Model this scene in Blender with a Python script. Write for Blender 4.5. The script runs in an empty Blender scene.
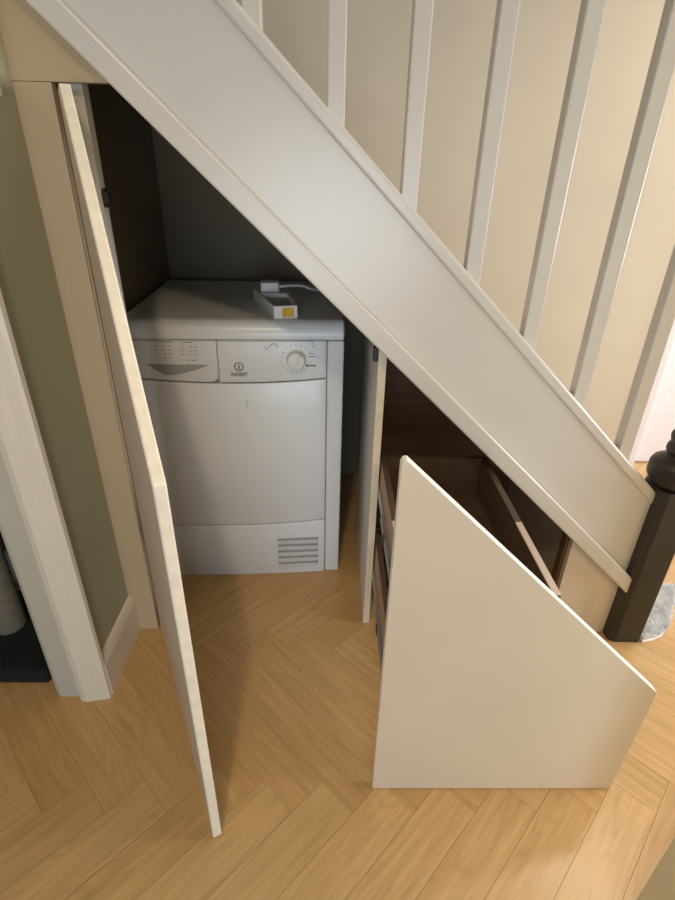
import bpy, bmesh, math, random
from mathutils import Vector, Matrix
random.seed(7)
S = bpy.context.scene
COL = S.collection
PI = math.pi

# ------------------------------------------------------------------ materials
def new_mat(name):
    m = bpy.data.materials.new(name); m.use_nodes = True
    nt = m.node_tree; b = nt.nodes['Principled BSDF']
    return m, nt, b

def paint(name, col, rough=0.5, var=0.04, scale=6.0, bump=0.02, bscale=180.0, metal=0.0, spec=0.5):
    m, nt, b = new_mat(name)
    tc = nt.nodes.new('ShaderNodeTexCoord')
    n = nt.nodes.new('ShaderNodeTexNoise'); n.inputs['Scale'].default_value = scale; n.inputs['Detail'].default_value = 4
    nt.links.new(tc.outputs['Object'], n.inputs['Vector'])
    r = nt.nodes.new('ShaderNodeValToRGB')
    r.color_ramp.elements[0].position = 0.3; r.color_ramp.elements[1].position = 0.7
    r.color_ramp.elements[0].color = (*[c*(1-var) for c in col], 1)
    r.color_ramp.elements[1].color = (*[min(1, c*(1+var)) for c in col], 1)
    nt.links.new(n.outputs['Fac'], r.inputs['Fac']); nt.links.new(r.outputs['Color'], b.inputs['Base Color'])
    n2 = nt.nodes.new('ShaderNodeTexNoise'); n2.inputs['Scale'].default_value = bscale; n2.inputs['Detail'].default_value = 3
    nt.links.new(tc.outputs['Object'], n2.inputs['Vector'])
    bp = nt.nodes.new('ShaderNodeBump'); bp.inputs['Strength'].default_value = bump*5; bp.inputs['Distance'].default_value = 0.001
    nt.links.new(n2.outputs['Fac'], bp.inputs['Height']); nt.links.new(bp.outputs['Normal'], b.inputs['Normal'])
    b.inputs['Roughness'].default_value = rough; b.inputs['Metallic'].default_value = metal
    b.inputs['Specular IOR Level'].default_value = spec
    return m

def wood(name, c1, c2, rough=0.5, axis=1):
    m, nt, b = new_mat(name)
    tc = nt.nodes.new('ShaderNodeTexCoord'); mp = nt.nodes.new('ShaderNodeMapping')
    sc = [40, 40, 40]; sc[axis] = 2.5
    mp.inputs['Scale'].default_value = sc
    n = nt.nodes.new('ShaderNodeTexNoise'); n.inputs['Scale'].default_value = 1.5; n.inputs['Detail'].default_value = 5
    nt.links.new(tc.outputs['Object'], mp.inputs['Vector']); nt.links.new(mp.outputs['Vector'], n.inputs['Vector'])
    r = nt.nodes.new('ShaderNodeValToRGB'); r.color_ramp.elements[0].position = .3; r.color_ramp.elements[1].position = .7
    r.color_ramp.elements[0].color = (*c1, 1); r.color_ramp.elements[1].color = (*c2, 1)
    nt.links.new(n.outputs['Fac'], r.inputs['Fac']); nt.links.new(r.outputs['Color'], b.inputs['Base Color'])
    b.inputs['Roughness'].default_value = rough
    return m

def floor_material():
    m, nt, b = new_mat('herringbone_oak')
    L = nt.links.new; N = nt.nodes.new
    uv = N('ShaderNodeUVMap'); uv.uv_map = 'grain'
    at = N('ShaderNodeAttribute'); at.attribute_name = 'plank'
    mp = N('ShaderNodeMapping'); mp.inputs['Scale'].default_value = (2.2, 34, 1); L(uv.outputs['UV'], mp.inputs['Vector'])
    n1 = N('ShaderNodeTexNoise'); n1.inputs['Scale'].default_value = 1.6; n1.inputs['Detail'].default_value = 6; n1.inputs['Roughness'].default_value = .6
    L(mp.outputs['Vector'], n1.inputs['Vector'])
    mp2 = N('ShaderNodeMapping'); mp2.inputs['Scale'].default_value = (1.3, 13, 1); L(uv.outputs['UV'], mp2.inputs['Vector'])
    w = N('ShaderNodeTexNoise'); w.inputs['Scale'].default_value = 1.4; w.inputs['Detail'].default_value = 1.5; w.inputs['Distortion'].default_value = .9
    L(mp2.outputs['Vector'], w.inputs['Vector'])
    mul = N('ShaderNodeMath'); mul.operation = 'MULTIPLY'; mul.inputs[1].default_value = 9.0; L(w.outputs['Fac'], mul.inputs[0])
    fr = N('ShaderNodeMath'); fr.operation = 'PINGPONG'; fr.inputs[1].default_value = .5; L(mul.outputs[0], fr.inputs[0])
    # plank tone
    r0 = N('ShaderNodeValToRGB')
    e = r0.color_ramp.elements
    e[0].position = 0; e[0].color = (.535, .325, .13, 1); e[1].position = 1; e[1].color = (.60, .38, .165, 1)
    k = e.new(.5); k.color = (.57, .352, .148, 1)
    L(at.outputs['Fac'], r0.inputs['Fac'])
    r1 = N('ShaderNodeValToRGB'); r1.color_ramp.elements[0].position = .35; r1.color_ramp.elements[1].position = .7
    r1.color_ramp.elements[0].color = (.86, .83, .78, 1); r1.color_ramp.elements[1].color = (1.12, 1.12, 1.14, 1)
    L(n1.outputs['Fac'], r1.inputs['Fac'])
    mx = N('ShaderNodeMix'); mx.data_type = 'RGBA'; mx.blend_type = 'MULTIPLY'; mx.inputs['Factor'].default_value = .75
    L(r0.outputs['Color'], mx.inputs[6]); L(r1.outputs['Color'], mx.inputs[7])
    r2 = N('ShaderNodeValToRGB'); r2.color_ramp.elements[0].position = .02; r2.color_ramp.elements[1].position = .3
    r2.color_ramp.elements[0].color = (.84, .82, .78, 1); r2.color_ramp.elements[1].color = (1.03, 1.03, 1.03, 1)
    L(fr.outputs[0], r2.inputs['Fac'])
    mx2 = N('ShaderNodeMix'); mx2.data_type = 'RGBA'; mx2.blend_type = 'MULTIPLY'; mx2.inputs['Factor'].default_value = .45
    L(mx.outputs[2], mx2.inputs[6]); L(r2.outputs['Color'], mx2.inputs[7])
    L(mx2.outputs[2], b.inputs['Base Color'])
    rr = N('ShaderNodeMapRange'); rr.inputs['To Min'].default_value = .25; rr.inputs['To Max'].default_value = .37
    L(n1.outputs['Fac'], rr.inputs['Value']); L(rr.outputs[0], b.inputs['Roughness'])
    bp = N('ShaderNodeBump'); bp.inputs['Strength'].default_value = .12; bp.inputs['Distance'].default_value = .002
    L(n1.outputs['Fac'], bp.inputs['Height']); L(bp.outputs['Normal'], b.inputs['Normal'])
    return m

M = dict(
    stair = paint('stair_gloss_paint', (.62, .58, .52), .27, .02, 3, .01),
    endp = paint('stair_paint_lightened', (.76, .715, .66), .45, .03, 3, .02),  # stair paint, lightened in place of light missing from the front right
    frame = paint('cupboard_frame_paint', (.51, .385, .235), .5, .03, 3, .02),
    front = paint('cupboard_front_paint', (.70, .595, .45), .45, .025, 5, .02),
    edge = paint('board_edge', (.80, .71, .56), .7, .07, 45, .06, 260),
    divider = paint('divider_paint', (.72, .72, .70), .5, .03),
    black = paint('newel_black_paint', (.028, .025, .022), .38, .15, 12),
    wall = paint('stairwell_wall_paint', (.57, .495, .385), .8, .03, 4, .03),
    olive = paint('olive_wall_paint', (.42, .39, .265), .8, .04, 4, .03),
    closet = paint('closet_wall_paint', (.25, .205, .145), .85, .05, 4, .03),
    sage = paint('near_wall_paint', (.74, .65, .42), .85, .02, 4, .02),
    trim = paint('white_trim_paint', (.78, .69, .56), .4, .03),
    jamb = paint('jamb_paint', (.53, .50, .41), .6, .03),
    white = paint('white_door_paint', (.74, .705, .72), .35, .015),
    dryer = paint('dryer_enamel', (.73, .755, .775), .3, .012, 4, .004),
    dryer_plastic = paint('dryer_plastic', (.715, .74, .76), .38, .012, 4, .004),
    dgrey = paint('grey_handle_plastic', (.34, .345, .34), .4, .08, 20),
    print_ = paint('printed_ink', (.10, .10, .10), .5, .05),
    print_lt = paint('printed_ink_light', (.36, .37, .37), .5, .05),
    knob = paint('dial_plastic', (.70, .69, .66), .3, .02),
    gap = paint('vent_shadow_plastic', (.33, .33, .33), .6, .05),
    tray = paint('white_tray_plastic', (.78, .78, .76), .35, .02),
    tray_in = paint('grey_tray_inside', (.42, .41, .38), .5, .05),
    sticker = paint('yellow_sticker', (.72, .43, .03), .55, .15, 60),
    cable = paint('white_cable', (.72, .71, .68), .4, .03),
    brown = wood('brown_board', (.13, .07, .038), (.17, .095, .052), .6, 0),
    greyb = paint('grey_lining_board', (.42, .39, .365), .7, .06),
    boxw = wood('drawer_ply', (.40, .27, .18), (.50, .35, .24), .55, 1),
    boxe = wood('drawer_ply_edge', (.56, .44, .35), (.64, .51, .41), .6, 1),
    boxb = wood('drawer_wood_shaded', (.075, .046, .026), (.10, .062, .036), .6, 1),  # box wood darkened so its colour carries the shade inside the drawers
    steel = paint('runner_steel', (.42, .42, .42), .35, .1, 30, .02, 180, .8),
    dark = paint('dark_hardware', (.03, .028, .025), .4, .1),
    blackc = paint('black_carpet', (.008, .008, .009), .95, .3, 60, .3),
    post = paint('beige_sisal', (.22, .185, .13), .9, .12, 50, .3),
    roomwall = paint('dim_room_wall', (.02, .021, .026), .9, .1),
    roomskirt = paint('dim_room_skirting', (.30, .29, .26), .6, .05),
    rug = paint('pale_grey_pile', (.86, .88, .92), .95, .22, 25, .3),
    carpet = paint('stair_carpet', (.42, .37, .30), .95, .08, 80, .3),
    ceil = paint('ceiling_paint', (.8, .78, .74), .9, .01),
    under = paint('floor_joint', (.40, .24, .10), .8, .05),
)
M['floor'] = floor_material()

# ------------------------------------------------------------------ helpers
def box(bm, x0, x1, y0, y1, z0, z1):
    v = [bm.verts.new(p) for p in ((x0,y0,z0),(x1,y0,z0),(x1,y1,z0),(x0,y1,z0),(x0,y0,z1),(x1,y0,z1),(x1,y1,z1),(x0,y1,z1))]
    for f in ((3,2,1,0),(4,5,6,7),(0,1,5,4),(1,2,6,5),(2,3,7,6),(3,0,4,7)):
        bm.faces.new([v[i] for i in f])
    return v

def prism(bm, pts, a, b, axis='y'):
    """closed outline (x,z) pushed along y from a to b (axis y), or (x,y) pushed along z (axis z), or (y,z) along x"""
    def P(p, t):
        return {'y': (p[0], t, p[1]), 'z': (p[0], p[1], t), 'x': (t, p[0], p[1])}[axis]
    A = [bm.verts.new(P(p, a)) for p in pts]; B = [bm.verts.new(P(p, b)) for p in pts]
    n = len(pts)
    bm.faces.new(A); bm.faces.new(B[::-1])
    for i in range(n):
        j = (i+1) % n
        bm.faces.new([A[j], A[i], B[i], B[j]])
    bmesh.ops.recalc_face_normals(bm, faces=bm.faces[:])

def lathe(bm, prof, cx, cy, n=32):
    rings = []
    for r, z in prof:
        rings.append([bm.verts.new((cx+r*math.cos(2*PI*i/n), cy+r*math.sin(2*PI*i/n), z)) for i in range(n)])
    for a, b in zip(rings[:-1], rings[1:]):
        for i in range(n):
            f = bm.faces.new([a[i], a[(i+1) % n], b[(i+1) % n], b[i]]); f.smooth = True
    bm.faces.new(rings[0][::-1]); bm.faces.new(rings[-1])

def tube(bm, pts, r, n=10):
    rings = []
    for i, p in enumerate(pts):
        p = Vector(p); d = (Vector(pts[min(i+1, len(pts)-1)]) - Vector(pts[max(i-1, 0)])).normalized()
        u = d.orthogonal().normalized() if abs(d.z) > .9 else d.cross(Vector((0,0,1))).normalized(); w = d.cross(u)
        rings.append([bm.verts.new(p+r*(math.cos(2*PI*k/n)*u+math.sin(2*PI*k/n)*w)) for k in range(n)])
    for a, b in zip(rings[:-1], rings[1:]):
        for k in range(n):
            f = bm.faces.new([a[k], a[(k+1) % n], b[(k+1) % n], b[k]]); f.smooth = True
    bm.faces.new(rings[0][::-1]); bm.faces.new(rings[-1])
    bmesh.ops.recalc_face_normals(bm, faces=bm.faces[:])

def B(): return bmesh.new()
WORLD = {}
def make(name, bm, mat, parent=None, bevel=0, seg=2, local=False, xf=None, label=None, smooth=False):
    """link one mesh object; its origin goes to the bottom centre of the mesh"""
    if xf is not None: bm.transform(xf)
    vs = [v.co for v in bm.verts]
    c = Vector(((min(v.x for v in vs)+max(v.x for v in vs))/2, (min(v.y for v in vs)+max(v.y for v in vs))/2, min(v.z for v in vs)))
    bm.transform(Matrix.Translation(-c))
    bm.normal_update()
    me = bpy.data.meshes.new(name)
    if smooth:
        for f in bm.faces: f.smooth = True
    bm.to_mesh(me); bm.free()
    o = bpy.data.objects.new(name, me); COL.objects.link(o)
    for m in (mat if isinstance(mat, (list, tuple)) else [mat]): me.materials.append(m)
    w = Matrix.Translation(c)
    if parent is not None:
        pw = WORLD[parent.name]
        o.parent = parent
        if local: w = pw @ w
        o.matrix_parent_inverse = pw.inverted()
    o.matrix_basis = w
    WORLD[o.name] = w
    if bevel:
        md = o.modifiers.new('bevel', 'BEVEL'); md.width = bevel; md.segments = seg; md.limit_method = 'ANGLE'; md.angle_limit = math.radians(40)
    if label: o['label'] = label
    return o

def thing(name, label, cat, loc=(0,0,0), rz=0, group=None):
    o = bpy.data.objects.new(name, None); COL.objects.link(o)
    o.empty_display_size = .1
    w = Matrix.Translation(loc) @ Matrix.Rotation(rz, 4, 'Z')
    o.matrix_basis = w; WORLD[o.name] = w
    o['label'] = label; o['category'] = cat
    if group: o['group'] = group
    return o

def struct(name, bm, mat, bevel=0, **k):
    o = make(name, bm, mat, None, bevel, **k); o['kind'] = 'structure'; return o

# ------------------------------------------------------------------ floor (herringbone planks, one surface)
def build_floor():
    W, Lp, a, b, g = .0925, .609, -1.298, -.039, .0004
    bm = B(); uvl = bm.loops.layers.uv.new('grain'); cl = bm.loops.layers.float_color.new('plank')
    q = lambda p, s: ((p-s)/2**.5, (p+s)/2**.5)
    def plank(p0, p1, q0, q1, along_p):
        cx, cy = q((p0+p1)/2, (q0+q1)/2)
        if not (-2.6 < cx < 3.2 and -2.7 < cy < 1.9): return
        t = random.random(); ou, ov = random.uniform(0, 90), random.uniform(0, 90)
        cs = [(p0+g, q0+g), (p1-g, q0+g), (p1-g, q1-g), (p0+g, q1-g)]
        f = bm.faces.new([bm.verts.new((*q(*c), 0)) for c in cs]); f.material_index = 0
        for lp, c in zip(f.loops, cs):
            u, v = (c[0]-p0, c[1]-q0) if along_p else (c[1]-q0, c[0]-p0)
            lp[uvl].uv = (u+ou, v+ov); lp[cl] = (t, t, t, 1)
    for m in range(-12, 13):
        for n in range(-70, 71):
            plank(a+n*W+m*Lp, a+n*W+m*Lp+Lp, b-n*W+m*Lp, b-n*W+m*Lp+W, True)
            plank(a+Lp+n*W+m*Lp, a+Lp+n*W+m*Lp+W, b-n*W+m*Lp, b-n*W+m*Lp+Lp, False)
    v = [bm.verts.new(p) for p in ((-3,-3.1,-.0012),(3.6,-3.1,-.0012),(3.6,2.3,-.0012),(-3,2.3,-.0012))]
    f = bm.faces.new(v); f.material_index = 1
    struct('floor', bm, [M['floor'], M['under']])
build_floor()

# ------------------------------------------------------------------ room shell
YB = .99                    # stairwell side wall
zt = lambda x: 1.0222 - .9385*x      # upper edge of the strip under the stringer
zb = lambda x: zt(x) - .0545
zc = lambda x: 1.294 - .951*x       # top of the base rail

bm = B(); box(bm, -.72, 1.370, YB, YB+.10, 0, 2.6); struct('wall_back', bm, M['wall'])
bm = B(); box(bm, 1.370, 2.285, YB, YB+.10, 2.06, 2.6); box(bm, 2.285, 3.4, YB, YB+.10, 0, 2.6); struct('wall_back_right', bm, M['wall'])
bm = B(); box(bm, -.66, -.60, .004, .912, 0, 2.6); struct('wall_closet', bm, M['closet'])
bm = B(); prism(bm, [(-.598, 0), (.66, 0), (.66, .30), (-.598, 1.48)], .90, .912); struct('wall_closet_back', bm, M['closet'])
bm = B(); box(bm, -.685, -.56, -.236, .003, 0, 2.6); struct('wall_left', bm, M['olive'])
# jamb and casing of the doorway at left
bm = B(); box(bm, -.676, -.617, -.240, -.236, 0, 2.6); struct('trim_1', bm, M['jamb'])
bm = B()
prism(bm, [(-.619,-.2365),(-.619,-.252),(-.605,-.256),(-.592,-.254),(-.578,-.2505),(-.556,-.2475),(-.548,-.244),(-.546,-.234),(-.559,-.234),(-.559,-.2365)], 0, 2.6, 'z')
struct('trim_2', bm, M['trim'])
bm = B()
prism(bm, [(-.56,0),(-.545,0),(-.545,.105),(-.549,.118),(-.553,.126),(-.56,.13)], -.234, -.014, 'y')
struct('baseboard_left', bm, M['trim'])
# dim room past the doorway
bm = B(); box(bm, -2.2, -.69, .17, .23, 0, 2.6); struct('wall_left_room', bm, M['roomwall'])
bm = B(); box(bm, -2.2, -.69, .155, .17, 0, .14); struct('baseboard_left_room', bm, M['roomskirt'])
# near wall corner at lower right
bm = B(); box(bm, .549, 1.4, -1.3, -.7, 0, 2.6)
struct('wall_near', bm, M['sage'], xf=None)
# white door at the end of the hall with its casing
bm = B(); box(bm, 1.439, 2.210, YB+.045, YB+.085, .006, 2.02)
d = make('door_1', bm, M['white'], None, .002); d['kind'] = 'structure'
for i in range(7):
    bm = B(); z0 = .012 + i*.279
    box(bm, 1.447, 2.202, YB+.0435, YB+.046, z0, z0+.275); make('door_board', bm, M['white'], d, .0012)
bm = B()
box(bm, 1.370, 1.435, YB-.018, YB+.10, 0, 2.08); box(bm, 2.215, 2.285, YB-.018, YB+.10, 0, 2.08); box(bm, 1.439, 2.215, YB-.018, YB+.10, 2.026, 2.08)
struct('trim_3', bm, M['white'], .004)
bm = B(); box(bm, -2.6, 3.4, -2.7, -.02, 2.6, 2.64); struct('ceiling', bm, M['ceil'])

# ------------------------------------------------------------------ staircase
st = thing('staircase', 'white painted staircase rising to the left with square balusters and a black newel post', 'staircase', (.2, .4, 0))
XL = -1.45; XR = .838
bm = B(); prism(bm, [(XL, zt(XL)-.03), (XR, zt(XR)-.03), (XR, zc(XR)-.02), (XL, zc(XL)-.02)], -.022, .012); make('stringer', bm, M['stair'], st, .001)
bm = B(); prism(bm, [(XL, zb(XL)), (XR+.002, zb(XR+.002)), (XR+.002, zt(XR+.002)), (XL, zt(XL))], -.047, -.022); make('cover_strip', bm, M['stair'], st, .004, 3)
bm = B(); prism(bm, [(XL, zc(XL)-.038), (XR+.004, zc(XR+.004)-.038), (XR+.004, zc(XR+.004)), (XL, zc(XL))], -.0265, .030); make('base_rail', bm, M['stair'], st, .007, 4)
for i in range(-7, 6):
    x0 = -.009 + .1437*i
    x1 = x0 + .032
    bm = B()
    prism(bm, [(x0, zc(x0)-.004), (x1, zc(x1)-.004), (x1, zc(x1)+.80), (x0, zc(x0)+.80)], -.019, .013)
    make('baluster', bm, M['stair'], st, .0025)
bm = B(); prism(bm, [(XL, zc(XL)+.80), (XR, zc(XR)+.80), (XR, zc(XR)+.87), (XL, zc(XL)+.87)], -.034, .028); make('handrail', bm, M['stair'], st, .012, 4)
# newel: chamfered square base, then turned
bm = B(); c = .012; x0, x1, y0, y1 = .832, .924, -.055, .042
prism(bm, [(x0+c+.006,y0),(x1-.004,y0),(x1,y0+.004),(x1,y1-c),(x1-c,y1),(x0+c,y1),(x0,y1-c),(x0,y0+c)], 0, .515, 'z')
make('newel_base', bm, M['black'], st, .002, label='square black foot of the newel post')
bm = B(); nx, ny = .878, -.004
lathe(bm, [(.044,.513),(.055,.527),(.0622,.540),(.063,.547),(.0622,.571),(.057,.582),(.045,.590),(.033,.594),(.030,.598),(.034,.603),(.0375,.612),(.0375,.620),(.034,.629),(.030,.633),(.034,.638),(.036,.647),(.036,.653),(.033,.661),(.029,.667),(.029,.69),(.034,.78),(.040,.90),(.036,1.05),(.028,1.14),(.034,1.15),(.044,1.16),(.044,1.40)], nx, ny, 40)
make('newel_spindle', bm, M['black'], st, smooth=False, label='turned black shaft of the newel post')
# treads and risers (closed underneath)
g = .2/.9385
for k in range(8):
    xr = .862 - g*k; z = .4 + .2*k
    bm = B(); box(bm, xr-g-.015, xr+.018, .013, YB-.001, z-.028, z); make('tread', bm, M['carpet'], st, .006)
    bm = B(); box(bm, xr-.015, xr, .013, YB-.001, z-.2 if k else .0, z-.028); make('riser', bm, M['carpet'], st)

# ------------------------------------------------------------------ understairs cupboard
cu = thing('understairs_cupboard', 'cream built-in cupboard under the stairs with an open hinged door and pulled-out drawer', 'cupboard', (.0, .2, 0))
yf, yk = -.015, .003
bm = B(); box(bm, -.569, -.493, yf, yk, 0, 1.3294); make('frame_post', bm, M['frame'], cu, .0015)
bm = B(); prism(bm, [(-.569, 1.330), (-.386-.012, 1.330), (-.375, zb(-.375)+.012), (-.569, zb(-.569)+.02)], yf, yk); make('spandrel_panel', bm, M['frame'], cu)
bm = B(); box(bm, -.473, -.449, .008, .035, 0, 1.36); make('frame_stud', bm, M['divider'], cu)
bm = B(); prism(bm, [(.664, 0), (.836, 0), (.836, zt(.836)-.03), (.664, zt(.664)-.03)], yf, yk); make('end_panel', bm, M['endp'], cu, .001)
bm = B(); prism(bm, [(.668,0),(.686,0),(.686,zb(.686)-.003),(.668,zb(.668)-.003)], yk+.001, .489); make('lining_panel', bm, M['greyb'], cu, .001, label='dark grey board lining the drawer bay')
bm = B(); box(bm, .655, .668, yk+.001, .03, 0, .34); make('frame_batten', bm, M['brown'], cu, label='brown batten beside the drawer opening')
bm = B(); prism(bm, [(.113,0),(.132,0),(.132, zb(.132)-.004),(.113, zb(.113)-.004)], .013, .49); make('divider_panel', bm, [M['divider']], cu, .0012)
bm = B(); prism(bm, [(.1135,.002),(.1315,.002),(.1315, zb(.132)-.006),(.1135, zb(.113)-.006)], .0115, .0135); make('divider_edging', bm, M['edge'], cu)
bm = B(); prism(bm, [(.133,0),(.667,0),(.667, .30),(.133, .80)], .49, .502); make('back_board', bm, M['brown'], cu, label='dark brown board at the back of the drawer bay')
bm = B(); box(bm, .101, .113, .020, .042, .818, .852); make('magnetic_catch', bm, M['dark'], cu, .003, label='small dark catch at the top of the divider')

# hinged door, standing open
hx, hy, ph, dw, th = -.481, -.022, 1.125, .604, .018
XD = Matrix.Translation((hx, hy, 0)) @ Matrix.Rotation(-ph, 4, 'Z')
dpoly = [(0, .008), (dw, .008), (dw, .845), (.09, 1.318), (0, 1.318)]
bm = B(); prism(bm, dpoly, 0, th)
for f in bm.faces:
    f.material_index = 0 if abs(f.normal.y) > .9 else 1
door = make('door', bm, [M['front'], M['edge']], cu, .0028, 3, xf=XD, label='tall open cupboard door with a sloping top, cream board edge')
for z in (.14, 1.135):
    bm = B(); box(bm, -.4488, -.437, .010, .034, z, z+.022); box(bm, -.4488, -.4432, .012, .032, z-.006, z+.028)
    make('hinge', bm, M['dark'], door, .002, label='small dark hinge')

# pull-out drawer
yd0, yd1 = -.467, -.449
dr = [(.108, .002), (.108, .823), (.1105, .830), (.1165, .832), (.640, .328), (.6445, .321), (.6445, .315), (.6385, .002)]
bm = B(); prism(bm, dr, yd0, yd1)
for f in bm.faces:
    f.material_index = 0 if abs(f.normal.y) > .9 else 1
M['lip'] = paint('drawer_edge_lit', (.90, .88, .84), .4, .02)  # edge colour raised to carry the strong light from above and behind
drawer = make('drawer', bm, [M['front'], M['lip']], cu, .002, 3, label='cream sloping drawer front pulled out across the floor')
def drawer_box(x0, x1, z0, z1, edged, ya=yd1+.0005, yb=.052):
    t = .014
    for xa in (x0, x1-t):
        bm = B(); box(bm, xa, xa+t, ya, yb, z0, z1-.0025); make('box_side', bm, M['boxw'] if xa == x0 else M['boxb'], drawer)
        if edged:  # pale strip laid on the front part of each side only
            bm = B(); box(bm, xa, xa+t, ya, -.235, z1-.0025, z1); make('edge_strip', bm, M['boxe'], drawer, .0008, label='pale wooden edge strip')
        bm = B(); box(bm, xa, xa+t, -.235 if edged else ya, yb, z1-.0025, z1); make('box_edge', bm, M['boxb'], drawer)  # remaining edge uses the shade-darkened box wood
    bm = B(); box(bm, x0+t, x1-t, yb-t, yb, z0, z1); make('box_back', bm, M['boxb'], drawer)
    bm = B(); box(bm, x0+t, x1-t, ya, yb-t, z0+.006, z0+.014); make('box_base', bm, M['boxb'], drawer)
    zr = z0+.012
    bm = B(); box(bm, x0-.004, x0, ya+.01, yb, zr, zr+.034); make('runner', bm, M['steel'], drawer, .001)
    bm = B(); box(bm, x0-.008, x0-.004, ya+.01, yb-.16, zr+.006, zr+.028); make('runner_slide', bm, M['steel'], drawer, .001)
    bm = B(); box(bm, x0-.010, x0-.0081, -.20, -.185, zr+.004, zr+.03); make('runner_clip', bm, M['dark'], drawer)
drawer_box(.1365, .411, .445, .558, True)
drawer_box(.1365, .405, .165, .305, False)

# ------------------------------------------------------------------ tumble dryer (local: x right, y depth, z up from front-left foot)
DW, DD, DH = .595, .592, .85
dl = (-.553, .2195, 0)
ty = thing('tumble_dryer', 'white freestanding tumble dryer standing in the open cupboard under the stairs', 'tumble dryer', dl, .0478)
bm = B(); box(bm, 0, DW, .018, DD, .002, .80)
make('cabinet', bm, M['dryer'], ty, .008, 3, local=True)
bm = B(); prof = [(DD, .801)]
for i in range(9):
    t = i/8*PI/2; prof.append((.034-.034*math.sin(t)-0*.0, .816+.034*math.cos(t)) if 0 else (.036*(1-math.sin(t)), .814+.036*math.cos(t)))
prof = [(DD, .801), (DD, .85)] + prof[1:] + [(0, .801)]
prism(bm, prof, 0, DW, 'x'); make('top_panel', bm, M['dryer'], ty, .006, 3, local=True)
# side pillars
bm = B(); box(bm, 0, .031, -.001, .02, .0005, .80); make('front_pillar', bm, M['dryer'], ty, .006, 3, local=True)
bm = B(); box(bm, .549, DW, -.001, .02, .0005, .80); make('front_pillar', bm, M['dryer'], ty, .006, 3, local=True)
UC, UH, BUL = .29, .257, .007
def yfro(u): return -.003 - BUL*(1-((u-UC)/UH)**2)
def seam_hi(u): return .6945 - .011*(1-((u-UC)/UH)**2)
def seam_lo(u): return .205 + .012*max(0, (u-UC)/UH)**2
def curved(u0, u1, z0, z1, depth=.022, n=24, tilt=0.0, corner=None):
    bm = B(); fr, bk = [], []
    for i in range(n+1):
        u = u0+(u1-u0)*i/n; y = yfro(u)
        zz0 = z0(u) if callable(z0) else z0
        zz1 = z1(u) if callable(z1) else z1
        if corner and u > u1-corner: zz0 = zz0 + corner - math.sqrt(max(0, corner**2-(u-u1+corner)**2))
        fr.append((bm.verts.new((u, y, zz0)), bm.verts.new((u, y, zz1))))
        bk.append((bm.verts.new((u, .02, zz0)), bm.verts.new((u, .02, zz1))))
    for i in range(n):
        a, b, c2, d2 = fr[i], fr[i+1], bk[i], bk[i+1]
        f = bm.faces.new([a[0], b[0], b[1], a[1]]); f.smooth = True
        bm.faces.new([d2[0], c2[0], c2[1], d2[1]]); bm.faces.new([a[1], b[1], d2[1], c2[1]]); bm.faces.new([b[0], a[0], c2[0], d2[0]])
    for e, q in ((fr[0], bk[0]), (fr[-1], bk[-1])):
        bm.faces.new([e[0], e[1], q[1], q[0]])
    bmesh.ops.recalc_face_normals(bm, faces=bm.faces[:])
    return bm
make('front_panel', curved(.033, .547, lambda u: seam_lo(u)+.0012, lambda u: seam_hi(u)-.002), M['dryer'], ty, .0025, 2, local=True)
make('plinth_cover', curved(.033, .547, .0005, lambda u: seam_lo(u)-.0012), M['dryer'], ty, .002, 2, local=True)
cp = make('control_panel', curved(.2545, .547, lambda u: seam_hi(u)+.002, .801), M['dryer_plastic'], ty, .002, 2, local=True)
wt = make('water_tank', curved(.033, .2535, lambda u: seam_hi(u)+.002, .801, corner=.022), M['dryer_plastic'], ty, .002, 2, local=True)
EPS = .0012
def patch(pts, lift=EPS, thick=.001):
    """flat outline in (u,z) laid on the curved front"""
    bm = B(); A = [bm.verts.new((u, yfro(u)-lift, z)) for u, z in pts]; Bk = [bm.verts.new((u, yfro(u)+thick, z)) for u, z in pts]
    n = len(pts); bm.faces.new(A); bm.faces.new(Bk[::-1])
    for i in range(n):
        j = (i+1) % n; bm.faces.new([A[j], A[i], Bk[i], Bk[j]])
    bmesh.ops.recalc_face_normals(bm, faces=bm.faces[:])
    return bm
ZO = .008          # panel details sit this much higher on the bulged front
top = [(.062+ (.232-.062)*i/10, .7365) for i in range(11)]
low = [(.205,.726),(.175,.716),(.145,.7085),(.118,.706),(.105,.709),(.085,.722)]
make('tank_handle', patch(top+low), M['dgrey'], wt, local=True, label='grey recessed grip') if 0 else None
def sub(name, bm, mat, parent, **k):
    """sub-part of a dryer part, modelled in dryer coordinates"""
    bm.transform(WORLD['tumble_dryer'])
    return make(name, bm, mat, parent, **k)
sub('tank_handle', patch(top+low), M['dgrey'], wt, label='grey recessed grip')
def dashes(rows, h=.0022):
    bm = B()
    for u, z, w in rows:
        b2 = patch([(u, z), (u+w, z), (u+w, z+h), (u, z+h)], .0008)
        me = bpy.data.meshes.new('t'); b2.to_mesh(me); b2.free(); bm.from_mesh(me); bpy.data.meshes.remove(me)
    return bm
rows = [(.098, .7975, .045), (.162, .7965, .006), (.170, .7965, .024)]
for r_, z in enumerate((.785, .775, .765, .755)):
    for u in (.090, .112, .126): rows.append((u, z, .0075))
    if r_ < 3:
        for u in (.160, .182, .195): rows.append((u, z-.001, .0075))
rows += [(.172, .7475, .005), (.184, .7475, .014)]
sub('programme_legend', dashes(rows), M['print_lt'], wt)
rows = []
for r_ in range(4):
    rows.append((.104, .757+.01*r_, .0008)); 
for u in (.104, .175):
    pass
rows = [(.378, .787, .006), (.386, .783, .005), (.379, .779, .003), (.385, .777, .005)]
rows += [(.500, .799, .012), (.508, .795, .004), (.512, .789, .004), (.508, .785, .006)]
rows += [(.500, .765, .012), (.496, .757, .022)]
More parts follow.
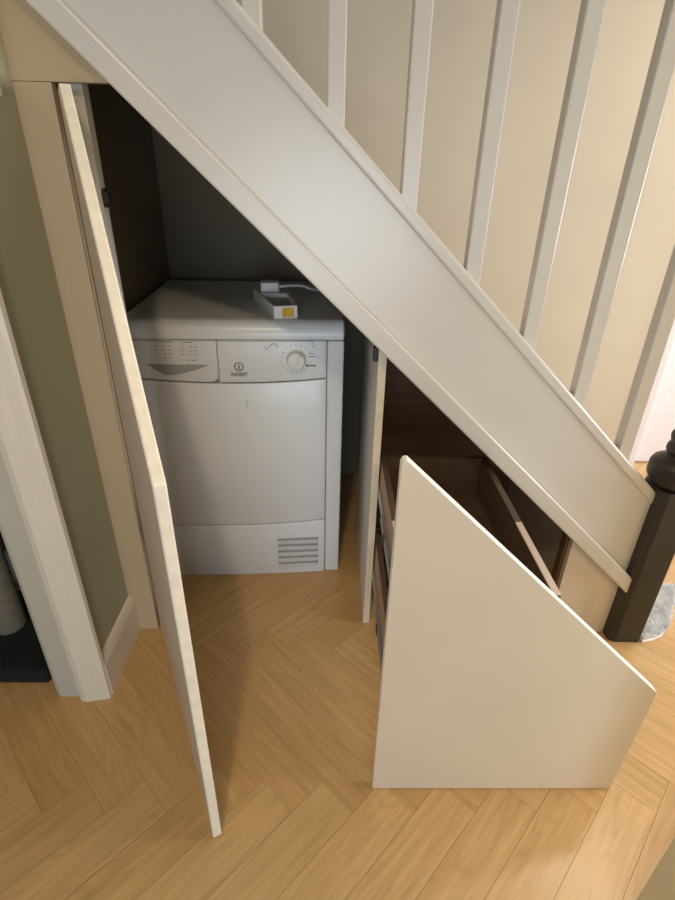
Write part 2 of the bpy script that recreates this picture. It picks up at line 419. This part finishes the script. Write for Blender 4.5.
sub('panel_legend', dashes(rows[:4], .0025), M['print_lt'], cp)
sub('option_legend', dashes(rows[4:], .0025), M['print_lt'], cp)
rows = [(.4905, .731, .0065), (.4965, .7295, .003), (.502, .7305, .0045), (.508, .7305, .003), (.512, .7295, .006)]
sub('capacity_legend', dashes(rows, .005), M['print_'], cp)
# small curved start symbol left of the dial
arc = [(.405+.012*math.cos(t), .784+.012*math.sin(t)) for t in [PI*i/8 for i in range(9)]] + [(.405+.009*math.cos(t), .784+.009*math.sin(t)) for t in [PI*(8-i)/8 for i in range(9)]]
sub('panel_symbol', patch(arc, .0008), M['print_lt'], cp)
# dial
DU, DZ = .4645, .751
def dial_bm():
    bm = B(); n = 40; y0 = yfro(DU)
    prev = None
    for r, y in ((.0285, .002), (.0285, -.004), (.0255, -.006), (.0235, -.018), (.0215, -.0205), (.0001, -.0215)):
        ring = [bm.verts.new((DU+r*math.cos(2*PI*i/n), y0+y, DZ+r*math.sin(2*PI*i/n))) for i in range(n)]
        if prev:
            for i in range(n): bm.faces.new([prev[i], prev[(i+1) % n], ring[(i+1) % n], ring[i]])
        prev = ring
    bmesh.ops.recalc_face_normals(bm, faces=bm.faces[:])
    return bm
dial = sub('dial', dial_bm(), M['knob'], cp)
bm = B(); y0 = yfro(DU)
box(bm, -.004, .004, y0-.024, y0-.019, -.019, .021); bm.transform(Matrix.Translation((DU, 0, DZ)) @ Matrix.Rotation(.5, 4, 'Y'))
sub('dial_grip', bm, M['knob'], cp, bevel=.0015)
rows = []
for i in range(18):
    t = 2*PI*(i+.5)/18
    rows.append((DU+.0395*math.cos(t)-.0018, DZ+.0395*math.sin(t)-.0015, .0036))
sub('dial_marks', dashes(rows, .0032), M['print_lt'], cp)
# badge: ringed i over the maker's word
def text_mesh(s, size):
    cu_ = bpy.data.curves.new('t', 'FONT'); cu_.body = s; cu_.size = size; cu_.align_x = 'CENTER'; cu_.extrude = .0004; cu_.offset = .00025
    ob = bpy.data.objects.new('t', cu_); COL.objects.link(ob)
    me = bpy.data.meshes.new_from_object(ob.evaluated_get(bpy.context.evaluated_depsgraph_get()))
    bpy.data.objects.remove(ob); bpy.data.curves.remove(cu_)
    bm = B(); bm.from_mesh(me); bpy.data.meshes.remove(me)
    bmesh.ops.triangulate(bm, faces=bm.faces[:])
    bm.transform(Matrix.Rotation(PI/2, 4, 'X'))
    return bm
LU, LZ = .3095, .7315
bm = text_mesh('INDESIT', .0135)
xs = [v.co.x for v in bm.verts]; s = .044/(max(xs)-min(xs))
bm.transform(Matrix.Translation((LU, yfro(LU)-.0007, .7045)) @ Matrix.Diagonal((s, 1, 1.05, 1)))
bm2 = B(); n = 40
def ringpart(r0, r1, a0, a1, cz):
    for i in range(n):
        t0 = a0+(a1-a0)*i/n; t1 = a0+(a1-a0)*(i+1)/n
        vs = []
        for r, t in ((r0,t0),(r1,t0),(r1,t1),(r0,t1)):
            u = LU+r*math.cos(t); vs.append((u, cz+r*math.sin(t)))
        A = [bm2.verts.new((u, yfro(u)-.0010, z)) for u, z in vs]; bm2.faces.new(A)
ringpart(.0098, .0128, PI/2+.42, PI/2+2*PI-.42, LZ)
for z0, z1, hw in ((LZ-.0065, LZ+.0045, .0019), (LZ+.0075, LZ+.0125, .0021)):
    A = [bm2.verts.new((LU+dx*hw, yfro(LU)-.0010, z)) for dx, z in ((-1,z0),(1,z0),(1,z1),(-1,z1))]; bm2.faces.new(A)
bmesh.ops.recalc_face_normals(bm2, faces=bm2.faces[:])
sub('logo', bm2, M['print_'], cp)
sub('logo_lettering', bm, M['print_'], cp)
# vent slots in the plinth cover
pc = bpy.data.objects['plinth_cover']
def conform(bm, ref):
    for v in bm.verts: v.co.y += yfro(v.co.x)-yfro(ref)
for i in range(5):
    z = .141 - i*.0245
    u0, u1 = .394, .526
    bm = B()
    A = [(yfro(.46)+.002, z+.006), (yfro(.46)-.002, z+.006), (yfro(.46)-.002, z-.002), (yfro(.46)+.002, z-.002)]
    prism(bm, A, u0, u1, 'x'); conform(bm, .46); sub('vent_slot', bm, M['gap'], pc)
    bm = B()
    y_ = yfro(.52)
    prism(bm, [(y_+.004, z-.002), (y_-.0065, z-.002), (y_-.0055, z-.006), (y_-.002, z-.017), (y_+.004, z-.017)], u0-.001, u1+.001, 'x'); conform(bm, .52); sub('vent_louvre', bm, M['dryer_plastic'], pc, bevel=.0008)
# scuff on the door
bm = patch([(.322,.634),(.3245,.634),(.3262,.622),(.3255,.612),(.3238,.612),(.3245,.622)], .0006)
sub('scuff_mark', bm, M['print_lt'], bpy.data.objects['front_panel'])

# ------------------------------------------------------------------ things on the dryer
tr = thing('plastic_tray', 'small white plastic tray with a yellow sticker on its end, on top of the dryer', 'tray', (-.15, .38, .85))
tp = [(-.148,.272),(-.086,.287),(-.128,.50),(-.232,.50)]
def inset(p, k):
    cx = sum(a for a, b in p)/4; cy = sum(b for a, b in p)/4
    return [(cx+(a-cx)*(1-k), cy+(b-cy)*(1-k*.6)) for a, b in p]
bm = B(); hh = .034; ip = inset(tp, .17); ip[2] = (ip[2][0]+.006, .44); ip[3] = (ip[3][0]+.012, .44)
lo = [bm.verts.new((x, y, .8502)) for x, y in tp]; hi = [bm.verts.new((x, y, .85+hh)) for x, y in tp]
ih = [bm.verts.new((x, y, .85+hh)) for x, y in ip]; il = [bm.verts.new((x, y, .872)) for x, y in ip]
bm.faces.new(lo[::-1]); rec = bm.faces.new(il); rec.material_index = 1
for i in range(4):
    j = (i+1) % 4
    bm.faces.new([lo[i], lo[j], hi[j], hi[i]]); bm.faces.new([hi[i], hi[j], ih[j], ih[i]]); bm.faces.new([ih[i], ih[j], il[j], il[i]])
make('tray_body', bm, [M['tray'], M['tray_in']], tr, .0015)
bm = B(); d_ = Vector((.062, .015, 0)).normalized(); p_ = Vector((-.148, .272, .85)); nrm = Vector((d_.y, -d_.x, 0))
q = [p_+d_*a+Vector((0, 0, b))+nrm*.0006 for a, b in ((.022,.004),(.054,.004),(.054,.029),(.022,.029))]
q2 = [v-nrm*.0008 for v in q]
A = [bm.verts.new(v) for v in q]; C_ = [bm.verts.new(v) for v in q2]; bm.faces.new(A); bm.faces.new(C_[::-1])
for i in range(4): bm.faces.new([A[(i+1) % 4], A[i], C_[i], C_[(i+1) % 4]])
make('sticker', bm, M['sticker'], tr, label='yellow sticker')
pl = thing('power_plug', 'white power plug with its cable lying on the end of the plastic tray', 'plug', (-.178, .468, .8845), .1)
def loc2(bm): bm.transform(WORLD['power_plug']); return bm
bm = B(); prism(bm, [(-.025,-.02),(.025,-.02),(.028,-.012),(.028,.022),(.02,.03),(-.02,.03),(-.028,.022),(-.028,-.012)], .0005, .028, 'z'); make('plug_body', loc2(bm), M['tray'], pl, .004, 3)
bm = B(); pts = []
P0 = [(-.152,.472,.898),(-.12,.485,.898),(-.085,.515,.893),(-.06,.54,.880),(-.03,.585,.868),(.0,.65,.862),(.02,.74,.862),(.03,.85,.86)]
for i in range(len(P0)-1):
    for k in range(5):
        t = k/5; a = [P0[max(i-1,0)], P0[i], P0[i+1], P0[min(i+2,len(P0)-1)]]
        pts.append([.5*((2*a[1][c])+(-a[0][c]+a[2][c])*t+(2*a[0][c]-5*a[1][c]+4*a[2][c]-a[3][c])*t*t+(-a[0][c]+3*a[1][c]-3*a[2][c]+a[3][c])*t**3) for c in range(3)])
pts.append(P0[-1]); tube(bm, pts, .0045); make('plug_cable', bm, M['cable'], pl)

# ------------------------------------------------------------------ scratching post in the dim room
sp = thing('scratching_post', 'beige cat scratching post on a black carpeted base in the dim doorway at left', 'cat scratcher', (-1.0, -.04, 0))
bm = B(); box(bm, -1.4, -.72, -.205, .10, 0, .045); make('base', bm, M['blackc'], sp, .012, 3)
bm = B(); lathe(bm, [(.040,.045),(.042,.055),(.042,.60),(.040,.61)], -.895, -.045, 32); make('post', bm, M['post'], sp)

# ------------------------------------------------------------------ pale plate on the side wall
sw = thing('light_switch', 'pale switch plate high on the olive side wall at the left edge', 'light switch', (-.56, -.075, 1.275))
bm = B(); box(bm, -.56, -.553, -.16, -.068, 1.30, 1.36); make('plate', bm, M['white'], sw, .003, 3)
bm = B(); box(bm, -.553, -.5505, -.122, -.108, 1.318, 1.341); make('rocker', bm, M['white'], sw, .001)

# ------------------------------------------------------------------ fluffy mat behind the newel
def mat_mesh():
    front = [(.930,-.057),(.96,-.051),(1.0,-.034),(1.035,-.004),(1.065,.03),(1.095,.068),(1.125,.108),(1.155,.15)]
    back = [(1.162,.172),(1.14,.178),(1.10,.163),(1.05,.135),(1.0,.105),(.96,.08),(.932,.05),(.928,.0)]
    o = front+back; bm = B()
    cx = sum(p[0] for p in o)/len(o); cy = sum(p[1] for p in o)/len(o)
    rings = []
    for s, z in ((1,.001),(1.0,.006),(.95,.013),(.85,.017),(.6,.019),(.3,.019)):
        rings.append([bm.verts.new((cx+(x-cx)*s, cy+(y-cy)*s, z)) for x, y in o])
    for a, b in zip(rings[:-1], rings[1:]):
        for i in range(len(o)): bm.faces.new([a[i], a[(i+1) % len(o)], b[(i+1) % len(o)], b[i]])
    bm.faces.new(rings[-1]); bm.faces.new(rings[0][::-1])
    for _ in range(3800):          # tufts of pile
        i = random.randrange(len(o)); t = random.random(); s = math.sqrt(random.random())*.99
        x = o[i][0]*(1-t)+o[(i+1) % len(o)][0]*t; y = o[i][1]*(1-t)+o[(i+1) % len(o)][1]*t
        x = cx+(x-cx)*s; y = cy+(y-cy)*s; z = .012 if s > .85 else .017
        a = random.random()*2*PI; r = .0016; h = random.uniform(.008, .018); lx, ly = random.uniform(-.009,.009), random.uniform(-.009,.009)
        if x+lx < .927: lx = abs(lx)
        v = [bm.verts.new((x+r*math.cos(a+q), y+r*math.sin(a+q), z)) for q in (0, 2.09, 4.19)]
        w = bm.verts.new((x+lx, y+ly, z+h))
        for j in range(3): bm.faces.new([v[j], v[(j+1) % 3], w])
    bmesh.ops.recalc_face_normals(bm, faces=bm.faces[:])
    return bm
mt = make('fluffy_mat', mat_mesh(), M['rug'], None)
mt['label'] = 'small pale grey fluffy mat on the floor behind the black newel post'; mt['category'] = 'mat'

# ------------------------------------------------------------------ light
def lamp(name, kind, loc, energy, col, size=.1, rot=None, sy=None, spot=130):
    l = bpy.data.lights.new(name, kind); l.energy = energy; l.color = col
    if kind == 'AREA':
        l.size = size
        if sy: l.shape = 'RECTANGLE'; l.size_y = sy
    else: l.shadow_soft_size = size
    if kind == 'SPOT': l.spot_size = math.radians(spot); l.spot_blend = .85
    o = bpy.data.objects.new(name, l); COL.objects.link(o); o.location = loc
    if rot: o.rotation_euler = rot
    return o
lamp('hall_downlight', 'SPOT', (-.19, -1.45, 2.38), 54, (1, .77, .48), .045, spot=138)
lamp('end_downlight', 'SPOT', (1.5, .30, 2.4), 46, (1, .91, .77), .10, spot=138)
lamp('front_door_daylight', 'AREA', (3.2, -.15, 1.1), 108, (.94, .97, 1), .8, (0, PI/2, 0), 1.9)
lamp('room_window_daylight', 'AREA', (.0, -3.0, .9), 34, (.72, .86, 1), 1.2, (math.radians(88), 0, 0), 1.0)

w = bpy.data.worlds.new('world'); S.world = w; w.use_nodes = True
bg = w.node_tree.nodes['Background']; bg.inputs[0].default_value = (.85, .92, 1, 1); bg.inputs[1].default_value = .07

# ------------------------------------------------------------------ camera
f_px, yaw, pitch, roll = 518.0, .02155640084018985, .4892659547971119, -.02316903911388221
fw = Vector((math.sin(yaw)*math.cos(pitch), math.cos(yaw)*math.cos(pitch), -math.sin(pitch)))
r0 = Vector((math.cos(yaw), -math.sin(yaw), 0)); d0 = fw.cross(r0)
rt = math.cos(roll)*r0 + math.sin(roll)*d0; dn = -math.sin(roll)*r0 + math.cos(roll)*d0
cam = bpy.data.cameras.new('camera'); co = bpy.data.objects.new('camera', cam); COL.objects.link(co)
cam.sensor_fit = 'VERTICAL'; cam.sensor_height = 36; cam.sensor_width = 27; cam.lens = f_px/900*36
cam.clip_start = .02
m = Matrix.Identity(4)
for i in range(3):
    m[i][0] = rt[i]; m[i][1] = -dn[i]; m[i][2] = -fw[i]
m[0][3], m[1][3], m[2][3] = 0, -1.1235438738056942, 1.1971409142371099
co.matrix_world = m
S.camera = co
vs = S.view_settings
S.display_settings.display_device = 'sRGB'
vs.view_transform = 'Standard'; vs.look = 'None'; vs.exposure = -0.12; vs.gamma = 1; vs.use_curve_mapping = False
